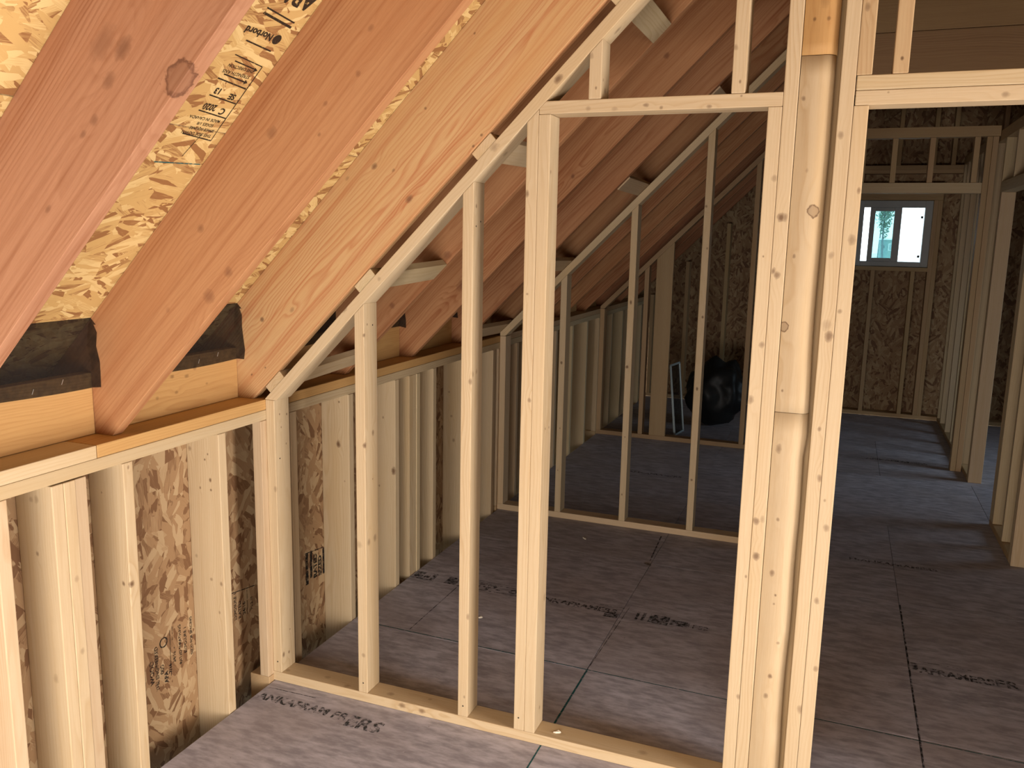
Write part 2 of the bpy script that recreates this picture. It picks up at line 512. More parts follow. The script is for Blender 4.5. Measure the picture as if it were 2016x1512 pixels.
stamp([('r', 0.4, 46.8, 5.2, 47.0), ('r', 0.2, 43.6, 5.4, 44.1), ('r', 0.5, 44.1, 2.4, 46.7), ('r', 2.8, 44.5, 3.9, 45.9), ('r', 4.2, 44.1, 5.2, 46.7)])
stamp([('r', 7.7, 43.6, 10.2, 46.9), ('r', 10.4, 47.5, 30, 47.6), ('r', 10.6, 46.6, 23.6, 46.8), ('r', 10.6, 43.5, 23.6, 43.75), ('t', 'UFP-', 11.0, 44.1, 3.1, 'LEFT', 0.10, 1.4), ('d', 22.0, 45.2, 1.0, 0.4)])
stamp([('t', 'ANKAFRAMERS', 26.8, 43.8, 2.5, 'LEFT', 0.09, 0.92), ('r', 34.5, 46.6, 43.6, 46.75), ('r', 40.6, 42.0, 43.2, 43.9)])
stamp([('r', 46.2, 43.0, 46.7, 46.4), ('r', 47.3, 43.0, 47.9, 46.3), ('r', 48.6, 42.8, 52.2, 46.3), ('r', 52.5, 43.4, 55.9, 45.6), ('t', 'PS2', 56.4, 43.6, 2.0)])
stamp([('r', 64.3, 43.4, 66.6, 46.4)])
stamp([('r', 91.9, 43.2, 92.9, 45.7), ('t', 'AFRAMERS', 93.1, 42.7, 2.9, 'LEFT', 0.09, 0.78), ('r', 92, 46.5, 101, 46.65), ('t', 'FR', 103.9, 42.8, 3.2, 'LEFT', 0.08)])
stamp([('t', 'FRANKAFRAMERS', 82.6, 90.8, 2.1, 'LEFT', 0.06, 1.05)])
stamp([('t', 'ANKAFRAMERS', 22, 138.5, 2.3, 'LEFT', 0.06)])
stamp([('t', 'ANKAFRAMERS', 88, 186.5, 2.6, 'LEFT', 0.08)])

# ---- left wall: 2x6 studs running down past the floor, strand board outside, doubled top plate
wl = struct('wall_left')
for (y0, y1) in ((-122, -86), (-86, -38), (-38, 10), (10, 58), (58, 106), (106, 154), (154, 202), (202, 262)):
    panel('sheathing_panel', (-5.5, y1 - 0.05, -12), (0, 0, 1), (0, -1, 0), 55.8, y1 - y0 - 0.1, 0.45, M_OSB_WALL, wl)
H = 43.85
box('top_plate', (-5.5, 0), (-122, 262), (H - 3, H - 1.53), M_SPRUCE, wl, long=(0, 1, 0))
box('top_plate', (-5.5, 0.05), (-122, -30.05), (H - 1.5, H), M_SPRUCE, wl, long=(0, 1, 0))
box('top_plate', (-5.5, 0), (-29.95, 94), (H - 1.5, H), M_GOLD, wl, long=(0, 1, 0))
box('top_plate', (-5.5, 0), (94.1, 262), (H - 1.5, H), M_TAN, wl, long=(0, 1, 0))
box('bottom_plate', (-5.5, -0.05), (-122, 262), (-12, -10.5), M_TAN, wl, long=(0, 1, 0))
ST = [-122.5, -106.5, -90.5, -74.5, -58.5, -42.8, -36.15, -34.64, -33.13, -26.5, -10.2, 5.9, 22.2, 38.3, 43.9, 45.41, 46.92, 54.3, 70.3, 86.3,
      102.3, 118.3, 122.5, 124, 134.3, 150.3, 166.3, 182.3, 198.3, 214.3, 230.3, 246.3, 260.4]
KN = {-36.15: [(-3.1, -36.15, 38.9, 0.3, 0.35), (-2.3, -36.15, 39.0, 0.33, 0.35), (-2.8, -36.15, 32.8, 0.24, 0.6), (-1.5, -36.15, 18.4, 0.4, 0.3)],
      -34.64: [(0, -33.9, 29.5, 0.34, 0.3), (0, -33.8, 20.9, 0.3, 0.35)],
      -26.5: [(0, -26.2, 25.9, 0.42, 0.9), (-1.0, -26.5, 25.9, 0.25, 0.8), (0, -25.7, 40.2, 0.16, 0.6), (-3.55, -26.5, 36.9, 0.13, 0.6)],
      -10.2: [(-2.43, -10.2, 37.1, 0.16, 0.9), (-1.63, -10.2, 34.3, 0.20, 0.9), (-1.9, -10.2, 37.9, 0.14, 0.8), (-1.6, -10.2, 32.9, 0.2, 0.8), (-4.9, -10.2, 38.4, 0.3, 0.5),
              (-3.4, -10.2, 33.0, 0.16, 0.7), (-0.5, -10.2, 19.5, 0.22, 0.6), (-2.2, -10.2, 19.9, 0.25, 0.5), (-1.0, -10.2, 15.2, 0.2, 0.5), (-4.6, -10.2, 23.0, 0.25, 0.35)],
      22.2: [(-2.17, 22.2, 32.0, 0.42, 0.95), (-3.1, 22.2, 40.0, 0.18, 0.8), (-1.9, 22.2, 39.4, 0.2, 0.8), (-1.0, 22.2, 25.5, 0.15, 0.5)],
      38.3: [(-0.4, 38.3, 23.3, 0.5, 0.9), (-2.6, 38.3, 33.5, 0.2, 0.6), (-3.5, 38.3, 20, 0.2, 0.6)],
      70.3: [(-3.4, 70.3, 27.5, 0.3, 0.5), (-2.8, 70.3, 22.0, 0.35, 0.5), (-4.0, 70.3, 33, 0.25, 0.5)]}
for y in ST:
    top = H - 3.03 - (0.12 if -37 < y < -33 else 0)
    xo = {-34.64: 0.06, -33.13: -0.03, 45.41: -0.08, 46.92: 0.05}.get(y, 0)
    box('stud', (-5.5 + xo, xo), (y, y + 1.5), (-10.5, top), M_SPRUCE, wl, knots=KN.get(y), pal='spruce', scatter=0.5)
# flat backing boards where the stud walls meet this wall
for y in (-1.2, 89.6, 181.0):
    box('backing_board', (-1.55, 0), (y, y + 5.5 if y < 0 else y + 6.5), (1.05, H - 3.03), M_SPRUCE, wl, long=(0, 0, 1))
    box('foot_block', (-3.5, 0.02), (y + 0.1, y + 5.6), (-4, 1.0), M_TAN, wl, long=(0, 1, 0))
# print on the wall sheathing
def wst(items, mat=M_INK): flat_text('ink_stamp', items, (-5.5, 0, 0), (0, 0, 1), (0, -1, 0), mat, wl, 0.02)
def wcol(txt, y, z, size, off=0.02): return ('t', txt, z, -y - 0.35 * size, size, 'LEFT', off)
wst([wcol('SIZED FOR SPACING', -11.0, 8.4, 0.62), wcol('EXPOSURE 1', -12.2, 9.2, 0.70), wcol('RATED SHEATHING', -13.2, 8.0, 0.66), wcol('24/16  -', -14.4, 8.8, 0.72),
     ('l', 12.2, 14.6, 14.2, 14.5, 0.1), ('l', 7.2, 15.1, 13.9, 15.0, 0.09), wcol('7/16', -15.2, 7.6, 0.8), wcol('APA', -16.0, 6.6, 0.9, 0.04), ('d', 12.6, 16.2, 0.75, 0.55),
     wcol('000', -16.7, 8.2, 0.9), wcol('THE ENGINEERED', -17.6, 6.2, 0.8), wcol('WOOD', -18.5, 7.5, 1.0)])
wst([('r', 4.6, 19.7, 10.6, 20.2), ('r', 6.3, 20.0, 9.0, 20.35)])
wst([('l', 9.2, 2.3, 14.0, 2.3, 0.14), ('l', 14.0, 2.3, 13.2, -3.2, 0.14), wcol('EXPOSURE 1', -1.6, 9.4, 0.8), wcol('RATED', -0.6, 9.3, 0.9), wcol('24/16', 0.4, 9.5, 0.9), ('l', 9.2, -1.2, 13.2, -1.2, 0.10), wcol('PS 2-10', 2.2, 9.6, 0.7)])
wst([('r', 7.8, -17.4, 13.4, -16.6), ('r', 8.6, -18.6, 13.3, -17.9), ('t', 'RATED', 8.2, -19.9, 1.4, 'LEFT', 0.08), ('t', 'SIZED', 8.1, -21.3, 1.4, 'LEFT', 0.08), ('r', 8.0, -22.3, 12.8, -21.7), ('l', 13.6, -16.2, 12.9, -22.0, 0.15)])

# ---- roof deck over the rafters, both slopes, and the closed eave
ceil = struct('ceiling')
s2 = math.sqrt(0.5)
RAF_TOP, RAF_BOT = 61.75, 45.85
ups = (s2, 0, s2)
run0 = -18.0
for j in range(5):                        # courses of sheets up the slope
    x0 = run0 + j * 48 * s2
    for k, y0 in enumerate((-122, -62 + 24 * (j % 2), 34 + 24 * (j % 2), 130 + 24 * (j % 2), 226)):
        y1 = (-62 + 24 * (j % 2), 34 + 24 * (j % 2), 130 + 24 * (j % 2), 226, 268)[k]
        if y1 - y0 < 1: continue
        ln = 47.9 if j < 4 else 8
        panel('roof_panel', (x0, y1 - 0.06, x0 + RAF_TOP), (0, -1, 0), (-s2, 0, -s2), y1 - y0 - 0.12, -ln, 0.45, M_OSB_ROOF, ceil, 0) if False else \
            panel('roof_panel', (x0 + ln * s2, y1 - 0.06, x0 + RAF_TOP + ln * s2), (0, -1, 0), (-s2, 0, -s2), y1 - y0 - 0.12, ln, 0.45, M_OSB_ROOF, ceil, 0.03)
XR = run0 + (4 * 48 + 8) * s2             # ridge
prism('roof_slope_panel', [(XR, XR + RAF_TOP - 0.3), (XR + 141, XR + RAF_TOP - 141.3), (XR + 141, XR + RAF_TOP - 140.3), (XR, XR + RAF_TOP + 0.7)], 'y', -122, 268, M_OSB_ROOF, ceil, bev=0)
box('fascia_board', (-19.2, -18.1), (-122, 268), (28, 44.5), M_TAN, ceil, long=(0, 1, 0), bev=0)
box('soffit_board', (-18.2, -5.9), (-122, 268), (30, 30.6), M_TAN, ceil, long=(0, 1, 0), bev=0)

# print and chalk line on the underside of the deck, between the first two rafters
def rp(items, mat=M_INKBROWN, name='ink_stamp'):
    # frame: letters run along -y, their tops point down the slope; s = distance down-slope from x = 30
    flat_text(name, items, (30, 0, 30 + RAF_TOP), (0, -1, 0), (-s2, 0, -s2), mat, ceil, 0.02)
def SX(x): return (30 - x) / s2
rp([('t', 'APA', 26.6, SX(27.6) - 0.5, 2.4, 'LEFT', 0.08), ('t', 'RATED', 29.3, SX(28.4), 0.9), 
    ('l', 27.3, SX(25.7), 31.8, SX(26.0), 0.16), ('l', 27.3, SX(25.3), 31.8, SX(25.6), 0.26),
    ('d', 28.0, SX(24.15), 0.55, 0.0), ('t', 'Norbord', 28.7, SX(24.4), 1.05, 'LEFT', 0.04),
    ('l', 27.7, SX(23.2), 31.6, SX(23.4), 0.16)])
rp([('l', 27.4, SX(21.9), 31.7, SX(22.2), 0.12), ('l', 27.4, SX(19.9), 31.8, SX(20.2), 0.16), ('l', 27.35, SX(21.9), 27.2, SX(16.4), 0.13),
    ('t', 'STRENGTH AXIS', 28.0, SX(20.95), 0.52), ('t', 'THIS DIRECTION', 28.0, SX(21.45), 0.48),
    ('l', 28.2, SX(20.4), 31.4, SX(20.6), 0.16), ('p', [(28.25, SX(20.4) - 0.28), (28.25, SX(20.4) + 0.28), (27.75, SX(20.38))]),
    ('l', 28.0, SX(21.55), 31.2, SX(21.75), 0.14), ('p', [(28.1, SX(21.5) - 0.26), (28.1, SX(21.5) + 0.26), (27.6, SX(21.5))]),
    ('t', 'SE', 28.0, SX(19.25), 0.95, 'LEFT', 0.04), ('t', '13', 30.2, SX(19.45), 0.95, 'LEFT', 0.04),
    ('l', 27.35, SX(18.55), 31.4, SX(18.8), 0.15),
    ('t', 'C', 28.0, SX(17.95), 1.05, 'LEFT', 0.04), ('t', '2020', 29.4, SX(18.1), 1.05, 'LEFT', 0.04, 0.85),
    ('l', 27.3, SX(17.2), 31.4, SX(17.45), 0.15)])
rp([('t', 'MADE IN CANADA', 27.7, SX(16.95), 0.5), ('t', 'EDGES 1/8', 28.2, SX(16.5), 0.5), ('t', 'SPACE SQUARE', 27.6, SX(16.05), 0.5), ('t', 'THIS SIDE DOWN', 27.5, SX(15.6), 0.52),
    ('l', 27.1, SX(15.1), 31.4, SX(15.35), 0.15), ('l', 27.1, SX(15.1), 27.2, SX(16.4), 0.1), ('l', 28.9, SX(15.5), 29.4, SX(13.4), 0.09)])
rp([('l', 26.2, SX(12.85), 32.4, SX(12.6), 0.14)], M_TEAL, 'chalk_line')

# ---- closing walls: behind the camera (with its window opening), far gable, right-hand exterior wall
wb = struct('wall_back')
for (xr, zr) in (((-20, 2), (-12, 178)), ((96, 238), (-12, 178)), ((2, 96), (-12, 2)), ((2, 96), (46, 178))):
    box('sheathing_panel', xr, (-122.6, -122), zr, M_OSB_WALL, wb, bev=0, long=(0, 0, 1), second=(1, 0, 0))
for x in (-5.4, -1, 0.5, 96, 97.5, 108, 124, 140, 156, 172, 188, 204, 220, 234):
    box('stud', (x, x + 1.5), (-122, -116.5), (0, min(x + 42, 120)), M_SPRUCE, wb)
box('header', (2, 96), (-122, -116.5), (46, 53), M_FIRP, wb)
box('sill_plate', (2, 96), (-122, -116.5), (0.5, 2), M_SPRUCE, wb)

wr = struct('wall_right')
for (yr, zr) in (((-122, -72), (-12, 100)), ((-72, -8), (-12, 2)), ((-72, -8), (80, 100)), ((-8, 142), (-12, 100)),
                 ((202, 268), (-12, 100)), ((142, 202), (-12, 34)), ((142, 202), (78, 100))):
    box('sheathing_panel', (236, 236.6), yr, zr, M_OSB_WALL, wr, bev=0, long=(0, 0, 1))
box('sheathing_panel', (115.2, 236), (3.7, 4.2), (0, 176), M_OSB_WALL, wr, bev=0, long=(0, 0, 1), second=(1, 0, 0))  # added unseen panel that keeps the side light out of the corridor
for y in list(range(106, 142, 16)) + [140.5, 203.5, 220, 236, 252]:
    box('stud', (230.5, 236), (y, y + 1.5), (0, 62), M_SPRUCE, wr)

M_BLOCKER = plain('white_sky_blocker', (0.75, 0.75, 0.73), 0.5, 0.05)      # unseen sheets added over the openings to block the sky's light
box('sky_blocker', (1, 97), (-122.9, -122.7), (1, 47), M_BLOCKER, wb, bev=0)
box('sky_blocker', (236.7, 236.9), (-73, -7), (1, 81), M_BLOCKER, wr, bev=0)
box('sky_blocker', (236.7, 236.9), (141, 203), (33, 79), M_BLOCKER, wr, bev=0)

wf = struct('wall_far')
WX0, WX1, WZ0, WZ1 = 79.6, 106.3, 58.9, 84.1
YF = 262
for (xr, zr) in (((-20, WX0), (-12, 178)), ((WX1, 238), (-12, 178)), ((WX0, WX1), (-12, WZ0)), ((WX0, WX1), (WZ1, 178))):
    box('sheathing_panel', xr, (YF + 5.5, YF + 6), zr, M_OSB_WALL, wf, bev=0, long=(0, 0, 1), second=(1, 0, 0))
for x in (0.2, 14.6, 30.6, 46.6, 62.6, 75.1, 76.6, WX0 - 1.5, WX1, WX1 + 1.5, 126.6, 142.6, 158.6, 174.6, 190.6, 206.6, 222.6):
    z1 = 94.1 if x > 50 else min(94.1, x + 44)
    if 76 < x < 109: z1 = WZ1 + 0.08
    box('stud', (x, x + 1.5), (YF, YF + 5.5), (1.5, z1), M_TAN, wf)
for x in (86.4, 100.6):
    box('stud', (x, x + 1.5), (YF, YF + 5.5), (1.5, WZ0 - 1.5), M_TAN, wf)
for x in (62.6, 78.6, 92, 104.0, 110.6, 126.6):
    box('gable_stud', (x, x + 1.5), (YF, YF + 5.5), (97.1, min(x + 44, 160)), M_TAN, wf)
box('header', (76.6, 109.3), (YF, YF + 5.5), (WZ1 + 0.1, WZ1 + 6.6), M_TAN, wf)
box('sill_plate', (WX0, WX1), (YF, YF + 5.5), (WZ0 - 1.5, WZ0), M_TAN, wf)
box('bottom_plate', (0, 234), (YF, YF + 5.5), (0, 1.5), M_TAN, wf)
box('top_plate', (50, 234), (YF, YF + 5.5), (94.1, 95.6), M_TAN, wf)
box('top_plate', (50, 234), (YF, YF + 5.5), (95.6, 97.1), M_TAN, wf)

# sliding window in the far wall: fixed light on the right, sash slid part-open on the left
win = struct('window_1')
FY0, FY1 = YF + 2.2, YF + 5.4
def rail(name, xr, zr, yr=(FY0, FY1), m=M_VINYL): box(name, xr, yr, zr, m, win, bev=0.12)
rail('window_frame', (WX0, WX0 + 2.6), (WZ0, WZ1)); rail('window_frame', (WX1 - 2.6, WX1), (WZ0, WZ1))
rail('window_frame', (WX0 + 2.6, WX1 - 2.6), (WZ0, WZ0 + 2.0)); rail('window_frame', (WX0 + 2.6, WX1 - 2.6), (WZ1 - 2.6, WZ1))
sy = (FY0 + 0.3, FY0 + 1.4)
rail('sash_stile', (84.45, 86.3), (WZ0 + 2.0, WZ1 - 2.6), sy); rail('sash_stile', (93.1, 95.7), (WZ0 + 2.0, WZ1 - 2.6), sy)
rail('sash_rail', (86.3, 93.1), (WZ0 + 2.0, WZ0 + 3.3), sy); rail('sash_rail', (86.3, 93.1), (WZ1 - 4.0, WZ1 - 2.6), sy)
rail('latch', (102.5, 103.3), (77.5, 78.4), (FY0 + 1.0, FY0 + 1.6), M_DARKHOLE); rail('latch', (102.5, 103.3), (62.6, 63.5), (FY0 + 1.0, FY0 + 1.6), M_DARKHOLE)
gm = D.materials.new('window_glass'); T = NT(gm)
gl = T.n('ShaderNodeBsdfGlossy'); gl.inputs['Roughness'].default_value = 0.02
tr = T.n('ShaderNodeBsdfTransparent'); tr.inputs[0].default_value = (0.92, 0.98, 0.98, 1)
mx = T.n('ShaderNodeMixShader'); fr = T.n('ShaderNodeFresnel'); fr.inputs[0].default_value = 3.0
T.t.links.new(fr.outputs[0], mx.inputs[0]); T.t.links.new(tr.outputs[0], mx.inputs[1]); T.t.links.new(gl.outputs[0], mx.inputs[2])
T.t.links.new(mx.outputs[0], T.n('ShaderNodeOutputMaterial').inputs[0])
box('pane', (86.3, 93.1), (FY0 + 0.8, FY0 + 0.95), (WZ0 + 3.3, WZ1 - 4.0), gm, win, bev=0)
sm = D.materials.new('sash_insect_screen'); T = NT(sm)
T.t.links.new(T.n('ShaderNodeBsdfTransparent').outputs[0], T.n('ShaderNodeOutputMaterial').inputs[0])
T.t.nodes['Transparent BSDF'].inputs[0].default_value = (0.62, 0.78, 0.78, 1)
box('insect_screen', (86.3, 93.1), (FY0 + 0.5, FY0 + 0.55), (WZ0 + 3.3, WZ1 - 4.0), sm, win, bev=0)
box('pane', (95.7, 103.7), (FY0 + 1.8, FY0 + 1.95), (WZ0 + 2.0, WZ1 - 2.6), gm, win, bev=0)

# ================================================================== rafters
RY = [-74.0, -50.0, -25.9, -0.3, 23.9, 48.3, 72.5, 96.5, 120.6, 144.7, 168.7, 192.8, 216.8, 240.9]
RL = ['orange rafter nearest the viewer, just outside the printed roof bay',
      'broad pinkish rafter with a big loose-edged knot, left of the printed roof sheathing',
      'orange rafter with swirling knots near its foot, right of the printed roof sheathing',
      'pale-edged rafter lying tight above the sloped plate of the near stud wall',
      'reddish rafter with a wedge-shaped dark notch, first beyond the near stud wall',
      'reddish shaded rafter whose foot shows between the near studs, second beyond the near stud wall',
      'dim brown rafter in front of the second stud wall, third beyond the near stud wall',
      'dark rafter over the sloped plate of the second stud wall',
      'dark rafter with a ringed knot, first beyond the second stud wall',
      'dark rafter in the unlit middle bay, second beyond the second stud wall',
      'dark rafter just in front of the third stud wall', 'dark rafter just beyond the third stud wall',
      'dark rafter second beyond the third stud wall', 'dark rafter beside the far gable wall']
def raf_poly(xtop):
    return [(-5.45, H), (-2.0, H), (-1.9, H + 0.05), (xtop, xtop + RAF_BOT), (xtop, xtop + RAF_TOP - 0.02), (-17.9, -17.9 + RAF_TOP - 0.02), (-17.9, 34.0), (-11.9, 34.0), (-5.45, 40.4)]
RK = {-50.0: [(32.0, -50, 78.2, 1.15, 1.3), (27.1, -50, 80.5, 0.62, 0.75), (25.6, -50, 78.4, 0.5, 0.6), (25.2, -50, 81.0, 0.9, 0.45), (24.0, -50, 75.7, 0.35, 0.6), (22.8, -50, 74.7, 0.25, 0.6), (18.7, -50, 69.2, 0.25, 0.6)],
      -25.9: [(21.7, -25.9, 77.6, 0.55, 0.55), (28.1, -25.9, 80.2, 0.25, 0.55), (12.3, -25.9, 68.0, 0.4, 0.6), (15.7, -25.9, 63.5, 0.55, 0.65), (13.0, -25.9, 60.8, 0.75, 0.6), (7.3, -25.9, 59.1, 0.3, 0.3), (31.8, -25.9, 82.8, 0.3, 0.55), (33.2, -25.9, 86.8, 0.3, 0.5), (27.3, -25.9, 77.3, 0.2, 0.6)],
      -0.3: [(25.9, -0.3, 83.4, 0.2, 0.8), (18.5, -0.3, 76.4, 0.4, 0.8), (23.6, -0.3, 72.3, 0.42, 0.85), (0.1, -0.3, 55.5, 0.38, 0.9), (32.5, -0.3, 91.9, 0.16, 0.8), (5.2, -0.3, 57.1, 0.3, 0.5), (33.6, -0.3, 80.0, 0.2, 0.9), (32.5, -0.3, 78.7, 0.2, 0.9), (14.4, -0.3, 74.9, 0.22, 0.4), (21.3, -0.3, 75.9, 0.2, 0.6), (-2.0, -0.3, 47.4, 0.14, 0.9), (0.4, -0.3, 48.6, 0.14, 0.9)],
      23.9: [(56, 23.9, 106, 0.8, 0.8), (17.5, 23.9, 64.6, 0.7, 0.7), (7.5, 23.9, 56.2, 0.5, 0.7), (41, 23.9, 88.7, 0.6, 0.8)],
      48.3: [(9, 48.3, 58.5, 0.9, 0.8), (30.3, 48.3, 78.5, 0.4, 0.9), (46, 48.3, 98, 0.5, 0.8)],
      120.6: [(44.5, 120.6, 98.5, 1.2, 0.7)]}
RP = {-50.0: 'fir_brown', -25.9: 'fir', -0.3: 'fir_pale'}
RAFT = {}
for y, lab in zip(RY, RL):
    p = raf_poly(100.0)
    o = prism('rafter', p, 'y', y, y + 1.5, wood(RP.get(y, 'fir'), amount=0.9, scatter=0.35), None, long=(1, 0, 1), bev=0.08, knots=RK.get(y), pal=RP.get(y, 'fir'),
              org=(-2, y + 0.75, H), freq=2.1 if y == -25.9 else 2.4, amount={-50.0: 0.85, -25.9: 0.8, -0.3: 0.95}.get(y, 0.9), scatter=0.0 if y in RK else 0.35)
    tag(o, lab, 'rafter', 'roof rafters')
    RAFT[y] = o
# the wedge-shaped notch on the rafter beyond the wall is bark loss on its lower edge
bmn = bmesh.new()
NV = [(8.9, 53.9), (10.9, 55.4), (10.6, 57.4)]
f0 = [bmn.verts.new(Vector((x + 0.0 - 8.9, -0.04, z - 53.9)) * S) for x, z in NV]
f1 = [bmn.verts.new(Vector((x - 8.9, 0.0, z - 53.9)) * S) for x, z in NV]
bmn.faces.new(f0); bmn.faces.new(f1[::-1])
for i in range(3): bmn.faces.new((f0[i], f1[i], f1[(i + 1) % 3], f0[(i + 1) % 3]))
bmesh.ops.recalc_face_normals(bmn, faces=bmn.faces)
nt = finish('bark_patch', bmn, Matrix.Identity(3), (8.9, 48.28, 53.9), M_DARKHOLE, RAFT[48.3])

# ---- solid blocking on the plate between rafter feet, and the insect mesh closing the gap above it
names = ['tan block standing on the top plate, outside the first rafter', 'long tan block with a grey-stained top edge, left of the knotty-footed rafter',
         'tan block with three small knots between the two rafter feet nearest the stud wall', 'shaded block on the plate just beyond the near stud wall',
         'shaded block behind the first stud of the near wall', 'dim block behind the second stud of the near wall', 'dim block in front of the second stud wall',
         'dark block in the first bay beyond the second stud wall', 'dark block in the second bay beyond the second stud wall', 'dark block in the third bay beyond the second stud wall',
         'dark block in the bay holding the third stud wall', 'dark block in the first bay beyond the third stud wall', 'dark block in the bay next to the far gable']
for i in range(len(RY) - 1):
    y0, y1 = RY[i] + 1.53, RY[i + 1] - 0.03
    kn = None
    if i == 2: kn = [(-4.5, -9.0, 49.4, 0.35, 0.5), (-4.5, -10.6, 48.5, 0.26, 0.55), (-4.5, -13.2, 48.8, 0.3, 0.6), (-4.5, -12.6, 46.6, 0.24, 0.5), (-4.5, -16.0, 46.4, 0.3, 0.4), (-4.5, -6.8, 46.9, 0.2, 0.4)]
    o = box('rafter_blocking', (-6.0, -4.5), (y0, y1), (H + 0.03, 51.2), M_GOLD, None, long=(0, 1, 0), knots=kn, pal='block_gold', scatter=0.5)
    tag(o, names[i], 'blocking', 'blocking between rafter feet')
snames = ['black insect mesh stapled beside the first rafter', 'black insect mesh over the vent gap, with two bright staples on the block',
          'black insect mesh in the bay just before the near stud wall', 'black insect mesh in the dark bay just beyond the near stud wall',
          'black insect mesh behind the first stud of the near wall', 'black insect mesh behind the second stud of the near wall', 'black insect mesh before the second stud wall']
for i in range(7):
    y0, y1 = RY[i] + 1.5, RY[i + 1]
    bm = bmesh.new()
    rr = random.Random(i)
    N = 16
    prof = [(0.03, 49.6), (0.04, 51.0), (-0.05, 52.6), (-0.30, 54.4), (-0.25, 56.0), (0.0, 57.0), (0.35, 57.62)]   # x offset from -4.5, height
    cols = []
    for k in range(N + 1):
        t = k / N; y = y0 + 0.04 + (y1 - y0 - 0.08) * t
        sagz = 0.35 * math.sin(t * math.pi * 1.3 + i) * 0.6
        cols.append([bm.verts.new(Vector((x - 0.0 + (0.12 * math.sin(7 * t + z) if 51 < z < 57 else 0), y - y0, z + (sagz if z < 50.5 else 0) - 49.6)) * S) for x, z in prof])
    for side, yy, sg in ((0, y0 + 0.05, 1), (1, y1 - 0.05, -1)):   # flaps turned onto the rafter faces
        c = []
        for x, z in prof:
            wv = 1.35 + 0.12 * math.sin(z * 1.7 + i)
            c.append(bm.verts.new(Vector((x + (wv if z < 57 else 0.75), yy - y0 , min(z, 56.9) - 49.6 - 0.05)) * S))
        base = cols[0] if side == 0 else cols[-1]
        for a in range(len(prof) - 1):
            bm.faces.new((base[a], c[a], c[a + 1], base[a + 1]))
    for k in range(N):
        for a in range(len(prof) - 1):
            bm.faces.new((cols[k][a], cols[k + 1][a], cols[k + 1][a + 1], cols[k][a + 1]))
    bmesh.ops.recalc_face_normals(bm, faces=bm.faces)
    o = finish('insect_screen', bm, Matrix.Identity(3), (-4.47, y0, 49.6), M_SCREEN)
    tag(o, snames[i], 'mesh screen', 'insect mesh in the rafter bays')
    if i in (1, 2):
        for yy, zz in ((y1 - 4.2, 50.7), (y1 - 8.0, 50.2)):
            b2 = bmesh.new()
            bmesh.ops.create_cube(b2, size=1.0)
            for v in b2.verts: v.co = Vector((v.co.x * 0.06, v.co.y * 0.06 + v.co.z * 0.25, v.co.z * 0.55)) * S
            finish('staple', b2, Matrix.Identity(3), (-4.36, yy, zz), M_STAPLE, o)

# ================================================================== stud walls across the room
def wall_part(t, name, xr, yr, zr, mat=M_SPRUCE, **kw): return box(name, xr, yr, zr, mat, t, **kw)
def sloped_stud(t, x, y, z0, dz, mat=M_SPRUCE, name='stud', **kw):
    return prism(name, [(x, z0), (x + 1.5, z0), (x + 1.5, x + 1.5 + dz), (x, x + dz)], 'y', y, y + 3.5, mat, t, long=(0, 0, 1), **kw)

p1 = tag(empty('stud_partition', (0, 0, 0)), 'near bright stud wall with two doorways and stacked blocks between its king studs', 'stud wall', 'open stud walls', 'thing')
DZ1 = 42.0
wall_part(p1, 'bottom_plate', (-0.1, 77.5), (0, 3.5), (0.02, 1.5), knots=[(1.9, 1.0, 1.5, 0.4, 0.35), (8.6, 1.6, 1.5, 0.45, 0.3), (12.6, 0.6, 1.5, 0.5, 0.35), (19.7, 1.2, 1.5, 0.5, 0.4), (22.2, 0, 0.9, 0.4, 0.7), (25.4, 0, 0.8, 0.42, 0.7), (25.6, 2.2, 1.5, 0.3, 0.3), (57, 1.6, 1.5, 0.5, 0.35), (45.6, 1.4, 1.5, 0.5, 0.2)], pal='spruce', scatter=0.2)
prism('sloped_plate', [(-0.05, 43.86), (1.85, 43.86), (116, 158), (116, 160.05), (-0.05, 44.0)], 'y', 0, 3.5, None, p1, long=(1, 0, 1), knots=[(13.4, 0, 57.6, 0.42, 0.55), (35.2, 0.3, 78.6, 0.55, 0.5), (35.9, 1.9, 78.0, 0.4, 0.4), (18.9, 0.1, 61.9, 0.3, 0.35), (43.2, 0, 86.2, 0.45, 0.8), (49.6, 2.0, 91.7, 0.4, 0.55)], pal='spruce', scatter=0.2, org=(0, 1.75, 44), amount=0.7)
wall_part(p1, 'stud', (0.0, 1.5), (0, 3.5), (1.5, 43.84), knots=[(1.5, 1.2, 41.6, 0.13, 0.9), (1.5, 2.9, 41.3, 0.15, 0.9), (1.5, 1.5, 39.6, 0.12, 0.9), (1.5, 2.6, 36.9, 0.12, 0.8), (1.3, 0, 30.6, 0.3, 0.4), (1.5, 0.6, 4.2, 0.3, 0.8), (1.5, 1.9, 4.0, 0.2, 0.8), (1.5, 2.3, 7.6, 0.13, 0.8)], pal='spruce', scatter=0.3)
sloped_stud(p1, 15, 0, 1.5, DZ1, knots=[(16.5, 0, 38.8, 0.36, 0.85), (16.5, 2.2, 40.2, 0.34, 0.6), (16.5, 0.8, 24.5, 0.42, 0.5), (16.5, 2.5, 24.6, 0.42, 0.5), (15.4, 0, 24.2, 0.5, 0.3), (15.9, 0, 7.4, 0.3, 0.45), (16.5, 0.9, 55.6, 0.14, 0.8), (16.5, 0.1, 54.2, 0.26, 0.7), (16.5, 2.0, 33.5, 0.14, 0.6)], pal='spruce', scatter=0.2)
